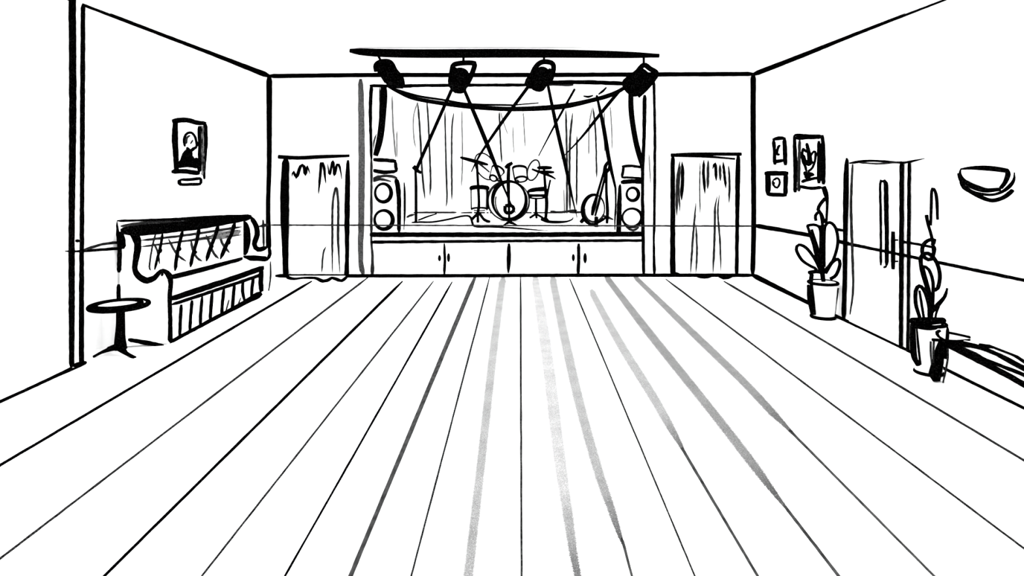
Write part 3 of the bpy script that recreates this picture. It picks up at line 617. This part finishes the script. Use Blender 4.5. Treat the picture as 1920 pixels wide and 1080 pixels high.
# seat
sb = [BK.at(256, 533, .08), BK.at(456, 483, .08)]; sf = [FR.at(320, 561), FR.at(497, 503)]
b = MB(); dn = V((0, 0, -.1)); b.hexa([sb[0], sb[1], sf[1], sf[0]], [p + dn for p in (sb[0], sb[1], sf[1], sf[0])], CLOTH)
SP = plane3(sb[0], sb[1], sf[0])
b.stroke(SP, [(322, 519, 7), (360, 510, 7), (400, 499, 7), (455, 484, 6)], 6, INK, t=.012, off=0)
b.stroke(SP, [(322, 514, 5), (360, 504, 5), (410, 494, 5), (455, 482, 5)], 5, SOFT, t=.01, off=0)
b.stroke(FR, [(322, 561, 9), (360, 548, 10), (400, 535, 10), (450, 518, 9), (497, 501, 9)], 9, INK, t=.02, off=.0)
b.build('seat', sofa)
b = MB(); b.slab(FR, [(320, 556), (497, 500), (493, 546), (318, 642)], .16, CLOTH, off=-.165)
b.stroke(FR, [(324, 571), (400, 546), (497, 513)], 5.5, INK, t=.01, off=0)
for x0_, y0_, x1_, y1_ in [(341, 571, 338, 630), (361, 563, 357, 620), (380, 556, 376, 611), (399, 548, 395, 602), (421, 540, 416, 592), (441, 532, 436, 583), (457, 526, 460, 566), (476, 518, 472, 558)]:
    b.stroke(FR, [(x0_, y0_), ((x0_ + x1_) / 2 - (.5 if x0_ != 457 else 3), (y0_ + y1_) / 2), (x1_, y1_)], 4.6, INK, t=.008, off=0)
b.stroke(FR, [(424, 585), (430, 562)], 1.5, SOFT, t=.006); b.stroke(FR, [(446, 575), (452, 558)], 1.5, SOFT, t=.006)
for q in (FR, FLOOR): b.stroke(q, [(318, 642, 5), (400, 598, 6), (450, 572, 7), (491, 549, 12)], 5, INK, t=.006, off=0)
b.stroke(FR, [(491, 505, 8), (490, 530, 7), (492, 550, 8)], 7, INK, t=.012, off=0)
b.build('skirt', sofa)
# far arm
FA = Plane(FR.at(494, 548), V((.12, -1, 0)))
b = MB(); b.slab(FA, [(458, 414), (470, 408), (482, 424), (479, 455), (484, 468), (500, 466), (503, 484), (500, 548), (492, 552), (492, 490), (455, 484)], .05, CLOTH, off=-.02)
for pts, w, m in [([(457, 415, 8), (461, 430, 14), (461, 455, 16), (457, 478, 12)], 13, INK), ([(470, 407, 8), (480, 423, 9), (482, 440, 10), (477, 458, 9), (484, 468, 9), (500, 464, 8)], 8, INK), ([(450, 484, 8), (475, 484, 10), (503, 486, 9)], 9, INK),
                  ([(504, 462, 5), (506, 476, 7), (501, 488, 5)], 6, INK), ([(507, 490, 2), (507, 520, 3), (503, 550, 2)], 2.5, SOFT)]:
    b.stroke(FA, pts, w, m, t=.01, off=.03, step=5)
b.build('arm', sofa)

# ================================================================ SIDE TABLE
tc = V((P(223.5, 571, 6.48).x, 6.48, 0)); zt = Z(571, 6.48); R_ = .272
t = thing('side_table', 'small round pedestal table with black rim beside the sofa', 'table', (tc.x, tc.y, 0))
b = MB(); b.loft([hcirc(tc, R_ - .01, zt - .02), hcirc(tc, R_, zt - .01), hcirc(tc, R_ - .01, zt)], LACQ)
b.tube([p + V((0, 0, .002)) for p in hcirc(tc, R_ - .015, zt - .01, 48)], .026, INK, closed=True)
b.tube([p + V((-.004, -.015, .006)) for p in hcirc(tc, R_ - .07, zt - .005, 48)], .027, INK, closed=True)
b.build('tabletop', t)
b = MB(); b.ptube(6.48, [(226, 580, 14), (226, 610, 15), (225, 635, 18), (226, 655, 22)], 14, INK); b.build('pedestal', t)
for pts, y1 in (([(221, 650, 12), (205, 655, 8), (190, 661, 5), (175, 669, 4)], 6.42), ([(226, 652, 14), (236, 662, 7), (253, 671, 6)], 6.40), ([(224, 650, 10), (214, 650, 8), (203, 653, 5)], 6.7)):
    b = MB(); b.ptube(6.48, pts, 6, INK, Y2=y1); b.build('foot', t)

# ================================================================ PICTURES
def picture(name, label, pl, panel, frame, art, grp=None, cat='picture'):
    t = thing(name, label, cat, pl.at(panel[0][0], panel[0][1]), grp)
    b = MB(); b.slab(pl, panel, .008, LACQ)
    for pts, w, m in art: b.stroke(pl, pts, w, m, t=.002, off=.008, step=3, jit=.2)
    b.build('print' if art else 'panel', t)
    b = MB()
    for pts, w, m in frame:
        pts = [(p[0], p[1], (p[2] if len(p) > 2 else w) + 1.2) for p in pts]
        b.stroke(pl, pts, w, m, t=.012, off=0, step=5)
    b.build('frame', t)
    return t
picture('framed_portrait', 'framed dark portrait of a figure on the left wall above the sofa', LEFT, [(328, 228), (385, 232), (384, 324), (328, 324)],
        [([(330, 226, 7), (329, 260, 9), (331, 300, 7), (332, 322, 6)], 8, INK), ([(324, 227, 8), (350, 225, 8), (370, 230, 7), (387, 231, 6)], 7, INK), ([(385, 232, 7), (386, 270, 6), (383, 310, 5), (384, 336, 1.5)], 5, INK),
         ([(375, 236, 8), (376, 280, 7), (374, 322, 7)], 7, INK), ([(323, 322, 7), (345, 321, 7), (375, 325, 7)], 6, INK), ([(380, 236, 4), (380, 280, 5), (381, 328, 4)], 4, PENCIL)],
        [([(347, 275), (345, 262), (350, 251), (359, 249), (366, 257), (369, 273), (364, 280)], 4.5, INK), ([(349, 270), (351, 258), (357, 254)], 4, SOFT), ([(357, 270), (362, 262)], 3, SOFT), ([(350, 276), (357, 283), (366, 276)], 6, INK),
         ([(357, 280, 12), (352, 290, 20), (352, 303, 30)], 12, INK), ([(336, 308, 8), (348, 300, 14), (362, 305, 14), (371, 300, 9)], 12, INK), ([(333, 312), (352, 310), (372, 313)], 7, INK), ([(366, 296, 8), (371, 305, 9)], 8, INK)])
picture('wall_plaque', 'small white plaque mounted below the dark portrait', LEFT, [(339, 337), (376, 336), (376, 346), (339, 346)],
        [([(339, 337), (357, 336.5), (375, 335), (377, 339), (375, 345), (357, 345.5), (340, 346), (337, 341), (339, 337)], 4, INK)], [], cat='plaque')
picture('framed_picture', 'small tall framed picture, uppermost left of the group by the right corner', RIGHT, [(1450, 261), (1470, 260), (1472, 303), (1452, 303)],
        [([(1448, 262, 5), (1460, 259, 6), (1472, 260, 4)], 5, INK), ([(1450, 262), (1452, 285), (1452, 309)], 5, INK), ([(1470, 260, 5), (1471, 285, 6), (1472, 310, 5)], 6, INK), ([(1451, 303), (1460, 302), (1470, 300)], 5, INK)],
        [([(1463, 272), (1459, 276), (1457, 285), (1458, 290), (1462, 289)], 4.5, INK)])
picture('framed_picture', 'squarish thick-framed picture directly below the small tall one', RIGHT, [(1437, 324), (1474, 325), (1473, 366), (1438, 365)],
        [([(1439, 323, 9), (1440, 345, 9), (1439, 364, 8)], 9, INK), ([(1433, 325), (1455, 325), (1477, 325)], 7.5, INK), ([(1473, 326, 7), (1472, 345, 6), (1472, 366, 6)], 6, INK), ([(1437, 364), (1455, 365), (1474, 366)], 6, INK)],
        [([(1449, 338), (1458, 334), (1462, 342), (1457, 352), (1450, 347), (1449, 338)], 4, INK), ([(1447, 343), (1453, 344)], 6, INK)])
picture('framed_picture', 'largest framed picture on the right wall, showing a potted plant', RIGHT, [(1490, 254), (1543, 255), (1544, 350), (1491, 352)],
        [([(1489, 253, 4), (1490, 280, 6), (1491, 320, 6), (1490, 361, 5)], 6, INK), ([(1499, 262, 4), (1498, 310, 4), (1497, 359, 4)], 4, SOFT), ([(1489, 253, 4), (1510, 254, 4), (1530, 256, 4)], 4, INK), ([(1491, 259), (1515, 257), (1540, 256)], 7, INK),
         ([(1541, 253, 4), (1543, 290, 5), (1543, 346, 5)], 5, INK), ([(1535, 264, 5), (1536, 300, 7), (1535, 344, 6)], 6, INK), ([(1498, 349), (1520, 353), (1540, 351)], 4.5, INK)],
        [([(1512, 268, 6), (1515, 280, 7), (1518, 296, 9), (1517, 306, 10)], 8, INK), ([(1512, 286), (1506, 279), (1504, 290), (1505, 302), (1510, 313), (1512, 322)], 4.6, INK), ([(1517, 296), (1524, 286), (1528, 284), (1529, 292), (1527, 305), (1522, 316), (1514, 322)], 4.2, INK),
         ([(1506, 290), (1510, 302), (1516, 309), (1524, 302)], 5.5, INK), ([(1507, 322, 6), (1512, 327, 10), (1520, 327, 9), (1527, 328, 4)], 8, INK), ([(1508, 332), (1520, 330)], 7, INK), ([(1502, 341, 6), (1515, 337, 6), (1534, 333, 5)], 6, INK)])

# ================================================================ DOOR on the right wall
b = MB(); b.slab(RIGHT, [(1592, 305), (1690, 302), (1690, 649), (1592, 602)], .012, LACQ)
door = struct(b, 'door_3', 'white door with a narrow glass slot and tall handle in the right wall')
b = MB()
for pts, w, m in [([(1587, 296, 4), (1586, 320, 8), (1585, 380, 9), (1584, 440, 7), (1583, 520, 7), (1581, 597, 7)], 7, INK), ([(1598, 308, 3), (1595, 380, 4), (1597, 460, 4), (1599, 540, 3), (1593, 590, 1.5)], 3, SOFT),
                  ([(1592, 306, 4), (1620, 302, 4), (1650, 302, 4), (1690, 305, 4), (1715, 301, 3), (1733, 297, 1.5)], 4, INK), ([(1610, 305), (1650, 307), (1690, 303)], 3, SOFT),
                  ([(1690, 303, 7), (1689, 480, 7), (1688, 655, 6)], 7, INK), ([(1704, 302, 5), (1703, 420, 5), (1702, 560, 4.5), (1701, 664, 5)], 5, INK)]:
    b.stroke(RIGHT, pts, w, m, t=.008, off=.012, step=8)
b.build('door_frame', door)
b = MB(); b.slab(RIGHT, [(1650, 342), (1662, 342), (1662, 500), (1652, 499)], .004, LACQ, off=.012)
b.stroke(RIGHT, [(1651, 498, 4), (1651, 420, 4), (1650, 345, 4), (1654, 340, 4), (1660, 343, 7), (1661, 380, 8), (1662, 440, 7), (1662, 498, 6)], 4, INK, t=.005, off=.016)
b.stroke(RIGHT, [(1656, 502), (1662, 499)], 4, INK, t=.005, off=.016); b.build('glass_slot', door)
b = MB()
HP = Plane(RIGHT.p + RIGHT.n * .07, RIGHT.n); q = [HP.at(1674.5, y) for y in (434, 450, 470, 490, 505)]
b.tube([q[0], *q[1:]], [.018, .022, .022, .022, .017], INK); b.tube([q[1], q[1] - RIGHT.n * .05], .01, INK); b.tube([q[3], q[3] - RIGHT.n * .05], .01, INK); b.build('door_handle', door)

# ================================================================ WALL UPLIGHTER
cy_ = 5.5; wc = V((XR(cy_), cy_, Z(330, cy_)))
t = thing('wall_light', 'black-outlined white bowl uplighter on the right wall', 'wall light', wc)
dirw = V((KR, 1, 0)).normalized(); nrm = RIGHT.n; UP = Plane(RIGHT.p + nrm * .12, nrm)
ctr = UP.at(1846, 322); half = (UP.at(1893, 322) - UP.at(1800, 322)).length / 2
b = MB(); rings = []
for s, dz in ((.97, .0), (1, -.02), (.93, -.07), (.72, -.14), (.4, -.185), (.1, -.2)):
    rings.append([ctr - nrm * .115 + dirw * (-math.cos(math.pi * i / 24)) * half * s + nrm * (math.sin(math.pi * i / 24) * .2 * s) + V((0, 0, dz)) for i in range(25)])
b.loft(rings, LACQ); b.build('bowl', t)
b = MB(); U2 = Plane(RIGHT.p + nrm * .2, nrm)
for pts in [[(1802, 317, 4), (1820, 315, 7), (1845, 315, 10), (1868, 317, 10), (1888, 320, 9)], [(1888, 320, 8), (1890, 327, 9), (1885, 341, 8), (1877, 352, 7)], [(1801, 318, 3), (1800, 326, 5), (1805, 336, 7), (1817, 346, 10), (1833, 353, 11), (1850, 357, 9), (1874, 355, 7)],
            [(1796, 325, 3), (1799, 336, 4), (1808, 349, 5), (1825, 360, 6), (1842, 364, 6), (1862, 365, 5), (1880, 359, 6), (1893, 349, 7), (1901, 337, 5), (1902, 323, 2)],
            [(1800, 342, 3), (1806, 352, 5), (1822, 361, 7), (1840, 370, 8), (1860, 376, 8), (1880, 371, 8), (1893, 362, 8), (1898, 357, 7)]]:
    q = catmull(pts, 4); b.tube([U2.at(x, y) for x, y, w in q], [w * .5 * U2.at(x, y).y / F for x, y, w in q], INK)
b.build('rim', t)

# ================================================================ POTTED PLANTS
def pot(t, Y, cx, top, bot, rt, rb, w, walls, name='pot'):
    b = MB(); n = 36; ct = P(cx, top, Y); cb = P(cx, bot, Y)
    c = (ct.x, Y); sc = Y / F
    ztop, zbot = ct.z, 0.0
    b.loft([hcirc(c, rb * sc, zbot, n), hcirc(c, rt * sc * .97, ztop - .05, n), hcirc(c, rt * sc, ztop - .03, n), hcirc(c, rt * sc, ztop, n), hcirc(c, rt * sc * .86, ztop, n), hcirc(c, rt * sc * .84, ztop - .03, n)], LACQ)
    fp = front(Y - rb * sc)
    b.build(name, t)
    b = MB()
    for pts in walls:
        q = catmull([p if len(p) == 3 else p + (w,) for p in pts], 4); P3 = []
        for x, y, ww in q:
            k = min(1, max(0, (y - top) / (bot - top))); r = (rt * (1 - k) + rb * k) * 1.02
            P3.append(P(x, y, Y - math.sqrt(max(0, r * r - (x - cx) ** 2)) * sc))
        b.tube(P3, [(ww + 1.8) * .5 * p.y / F for p, (x, y, ww) in zip(P3, q)], INK)
    b.tube(hcirc(c, rt * sc, ztop - .005, 40), w * .5 * sc, INK, closed=True)
    b.tube([p for p in hcirc(c, rb * sc, w * .5 * sc, 40)], w * .55 * sc, INK, closed=True)
    b.build('pot_rim', t)
def leaf(t, Y, pts, w=4.5, fill=True, Y2=None):
    q = catmull([p if len(p) == 3 else p + (w,) for p in pts], 4); N = len(q)
    P3 = []
    for i, (x, y, ww) in enumerate(q):
        s = math.sin(math.pi * i / (N - 1)); P3.append(P(x, y, Y + ((Y2 or Y) - Y) * s))
    b = MB(); b.tube(P3, [(ww + 1) * .5 * Y / F for _, _, ww in q], INK, n=8)
    if fill:
        o = len(b.v); c = sum(P3, V((0, 0, 0))) / N; c.y += .012
        b.v += [p + V((0, -.001, 0)) for p in P3] + [p + V((0, .004, 0)) for p in P3] + [c, c + V((0, .005, 0))]
        for i in range(N - 1): b.face((o + i, o + i + 1, o + 2 * N), CLOTH); b.face((o + N + i + 1, o + N + i, o + 2 * N + 1), CLOTH)
    b.build('leaf', t)
Y1 = 8.08
t = thing('potted_plant', 'potted plant with broad rounded leaves left of the door', 'potted plant', (P(1542, 590, Y1).x, Y1, 0))
pot(t, Y1 + .02, 1543, 529, 592, 25, 20, 6, [[(1518, 535, 8), (1519, 560, 9), (1524, 590, 7)], [(1521, 530, 4), (1523, 560, 6), (1526, 590, 6)], [(1567, 532, 3), (1566, 560, 5), (1561, 592, 8)], [(1571, 540, 2), (1568, 560, 3), (1565, 578, 3)], [(1518, 511), (1530, 509), (1540, 510)], [(1522, 514), (1520, 530)]])
Y1 = 7.94
b = MB(); b.ptube(Y1, [(1544, 528, 7), (1542, 500, 7), (1545, 460, 4), (1549, 420, 4), (1551, 380, 5), (1548, 362, 9), (1544, 350, 8)], 5, INK); b.build('stem', t)
leaf(t, Y1, [(1540, 512), (1528, 486), (1512, 465), (1498, 459), (1493, 468), (1503, 487), (1518, 498), (1531, 504)], 5, Y2=Y1 - .12)
leaf(t, Y1 - .02, [(1542, 520), (1530, 475), (1516, 430), (1515, 423), (1530, 422), (1538, 432), (1539, 470), (1543, 510)], 4.5, Y2=Y1 - .06)
leaf(t, Y1, [(1543, 505), (1541, 450), (1542, 420), (1537, 398), (1529, 404), (1530, 414)], 5, fill=False)
leaf(t, Y1 - .01, [(1547, 372), (1538, 383), (1534, 393), (1540, 402), (1546, 418)], 6, fill=False)
leaf(t, Y1, [(1546, 508), (1562, 488), (1571, 455), (1567, 428), (1556, 417), (1547, 424), (1545, 450), (1545, 500)], 5, Y2=Y1 - .08)
leaf(t, Y1, [(1548, 512), (1560, 492), (1571, 486), (1575, 495), (1568, 515), (1557, 523)], 5.5, Y2=Y1 - .1)
leaf(t, Y1 - .06, [(1522, 430, 4), (1530, 460, 7), (1538, 490, 8), (1543, 522, 8)], 7, fill=False)
leaf(t, Y1 - .05, [(1522, 450, 2), (1528, 475, 3), (1536, 500, 3)], 3, fill=False)
Y2_ = 5.93
t = thing('potted_plant', 'tall potted plant with twisting upright leaves right of the door', 'potted plant', (P(1742, 690, Y2_).x, Y2_, 0))
pot(t, Y2_, 1741, 605, 690, 28, 22, 6, [[(1712, 608, 8), (1712, 640, 9), (1714, 668, 9), (1722, 684, 8)], [(1768, 605, 7), (1774, 618, 8), (1774, 640, 7), (1770, 672, 9)], [(1712, 601, 10), (1740, 602, 13), (1768, 601, 10)], [(1716, 612, 6), (1742, 615, 7), (1768, 612, 6)], [(1719, 616, 1.5), (1722, 650, 2.5), (1726, 684, 1.5)]])
Y2_ = 5.90
b = MB(); b.ptube(Y2_, [(1744, 600, 8), (1745, 580, 10), (1749, 555, 6), (1750, 520, 4), (1750, 470, 5), (1747, 445, 5), (1740, 420, 5), (1737, 403, 6)], 5, INK); b.build('stem', t)
leaf(t, Y2_, [(1745, 423, 4), (1746, 390, 4.5), (1747, 358, 4.5), (1751, 354, 4), (1756, 370, 5), (1758, 412, 4)], 4.5, fill=False)
leaf(t, Y2_ - .02, [(1748, 460), (1752, 450), (1742, 450), (1732, 458), (1729, 472), (1735, 484), (1746, 486), (1752, 468), (1750, 462)], 6, Y2=Y2_ - .06, fill=False)
leaf(t, Y2_, [(1748, 570), (1735, 530), (1728, 505), (1727, 482), (1740, 475), (1755, 490), (1762, 515), (1758, 540), (1748, 545)], 6.5, Y2=Y2_ - .05)
leaf(t, Y2_ - .03, [(1748, 575), (1742, 545), (1733, 512), (1731, 500), (1741, 505), (1749, 528), (1749, 560)], 5, Y2=Y2_ - .08)
leaf(t, Y2_ - .02, [(1724, 594), (1717, 570), (1717, 545), (1724, 536), (1733, 545), (1740, 565), (1743, 582)], 6, Y2=Y2_ - .08)
leaf(t, Y2_ - .09, [(1724, 545, 3), (1728, 570, 4), (1732, 595, 4)], 4, fill=False)
leaf(t, Y2_ - .02, [(1745, 586, 8), (1758, 572, 8), (1772, 555, 5), (1776, 540, 3)], 6, fill=False)
leaf(t, Y2_ - .02, [(1754, 595, 3), (1757, 583, 3), (1774, 545, 1.5)], 2, fill=False)

# ================================================================ BENCH
YB_ = 5.70
bench = thing('bench', 'low slatted bench with a thick black leg beside the tall plant', 'bench', (3.85, 5.2, 0))
BP = plane3(P(1772, 646, YB_), P(1920, 720, 4.72), P(1920, 678, 5.03))
b = MB(); b.slab(BP, [(1770, 641), (1800, 637), (1840, 643), (1880, 652), (1920, 676), (1990, 716), (1990, 756), (1920, 720), (1850, 684)], .02, LACQ, off=-.03); b.build('seat', bench)
def slat(pts, w, m=INK):
    b = MB(); b.stroke(BP, pts, w, m, t=.008, off=-.004, step=8); b.build('slat', bench)
slat([(1770, 645, 5), (1800, 658, 8), (1850, 683, 9.5), (1890, 703, 10), (1920, 720, 10), (1990, 756, 13)], 10)
slat([(1772, 640, 5), (1800, 650, 3), (1850, 674, 4), (1890, 690, 5), (1920, 702, 6), (1990, 734, 7)], 6)
slat([(1762, 638, 6), (1800, 643, 9), (1828, 648, 7), (1860, 659, 6), (1890, 674, 8), (1920, 690, 9), (1990, 727, 10)], 7)
slat([(1835, 645, 5), (1848, 648, 5), (1862, 649, 5), (1880, 656, 5), (1900, 664, 5), (1920, 677, 5), (1990, 715, 6)], 5)
slat([(1800, 649, 2), (1830, 662, 3), (1845, 672, 3)], 2, SOFT)
b = MB(); b.ptube(YB_ - .02, [(1763, 620, 4), (1757, 623, 6), (1760, 631, 4), (1775, 640, 4)], 4, INK); b.ptube(YB_, [(1775, 623, 4), (1800, 628, 4), (1828, 635, 4), (1820, 637, 3), (1790, 640, 4)], 4, INK); b.build('end_rail', bench)
YQ = 5.66
b = MB(); b.loft([[P(x, y, YQ + d) for x, y, d in ((px - hw, py, 0), (px - hw, py, .07), (px + hw, py, .07), (px + hw, py, 0))] for px, py, hw in ((1756, 715, 7), (1753, 702, 13), (1758, 680, 12), (1762, 655, 9), (1768, 636, 7))], INK, smooth=False); b.build('leg', bench)
b = MB(); b.ptube(YQ - .02, [(1745, 640, 3), (1745, 660, 3), (1747, 684, 2)], 3, SOFT); b.ptube(YQ - .02, [(1751, 640, 3), (1750, 660, 3), (1750, 680, 2)], 3, SOFT); b.ptube(YQ - .02, [(1748, 637), (1765, 638)], 5, INK); b.build('slat', bench)
b = MB(); b.ptube(YQ, [(1777, 650, 3), (1777, 672, 3), (1773, 695, 3), (1768, 718, 2)], 3, SOFT); b.build('brace', bench)
b = MB(); b.box(3.80, 3.9, 4.35, 4.43, 0, .27, INK); b.build('leg', bench)

GR = {'doorway_curtain': 'curtains closing the two doorways', 'stage_drape': 'side drapes of the stage opening', 'loudspeaker': 'loudspeakers at the stage sides', 'amplifier': 'amplifiers on the loudspeakers',
      'microphone_stand': 'microphone stands on the stage', 'mounted_tom': 'tom drums above the bass drum', 'cymbal_stand': 'cymbal stands around the drums', 'cable': 'cables on the stage floor',
      'framed_picture': 'framed pictures on the right wall', 'potted_plant': 'potted plants along the right wall'}
for o in bpy.data.objects:
    if o.parent is None and o.name.split('.')[0] in GR: o['group'] = GR[o.name.split('.')[0]]
# ================================================================ LIGHT
wd = bpy.data.worlds.new('daylight'); scn.world = wd; wd.use_nodes = True
wd.node_tree.nodes['Background'].inputs[0].default_value = (1, 1, 1, 1); wd.node_tree.nodes['Background'].inputs[1].default_value = 2.2
def area(name, loc, size, sy, power, rot=(0, 0, 0)):
    l = bpy.data.lights.new(name, 'AREA'); l.shape = 'RECTANGLE'; l.size = size; l.size_y = sy; l.energy = power
    o = bpy.data.objects.new(name, l); COL.objects.link(o); o.location = loc; o.rotation_euler = rot
area('hall_fill_light', (0, 10.1, CEILZ - .012), 6.5, .8, 190)  # four unseen fill panels, added to even out the hall brightness
area('hall_fill_light', (0, 7.3, CEILZ - .012), 6.0, .8, 150)
area('hall_fill_light', (0, 4.4, CEILZ - .012), 6.0, .8, 120)
area('hall_fill_light', (0, 1.2, CEILZ - .012), 6.0, .8, 60)
area('stage_fill_light', (0, 13.8, 5.0), 6, 3, 260)  # unseen fill panel, added to brighten the stage
vs = scn.view_settings
vs.view_transform = 'Standard'; vs.look = 'None'; vs.gamma = 1; vs.exposure = 0.9; vs.use_curve_mapping = False
scn.cycles.max_bounces = 10; scn.cycles.diffuse_bounces = 8
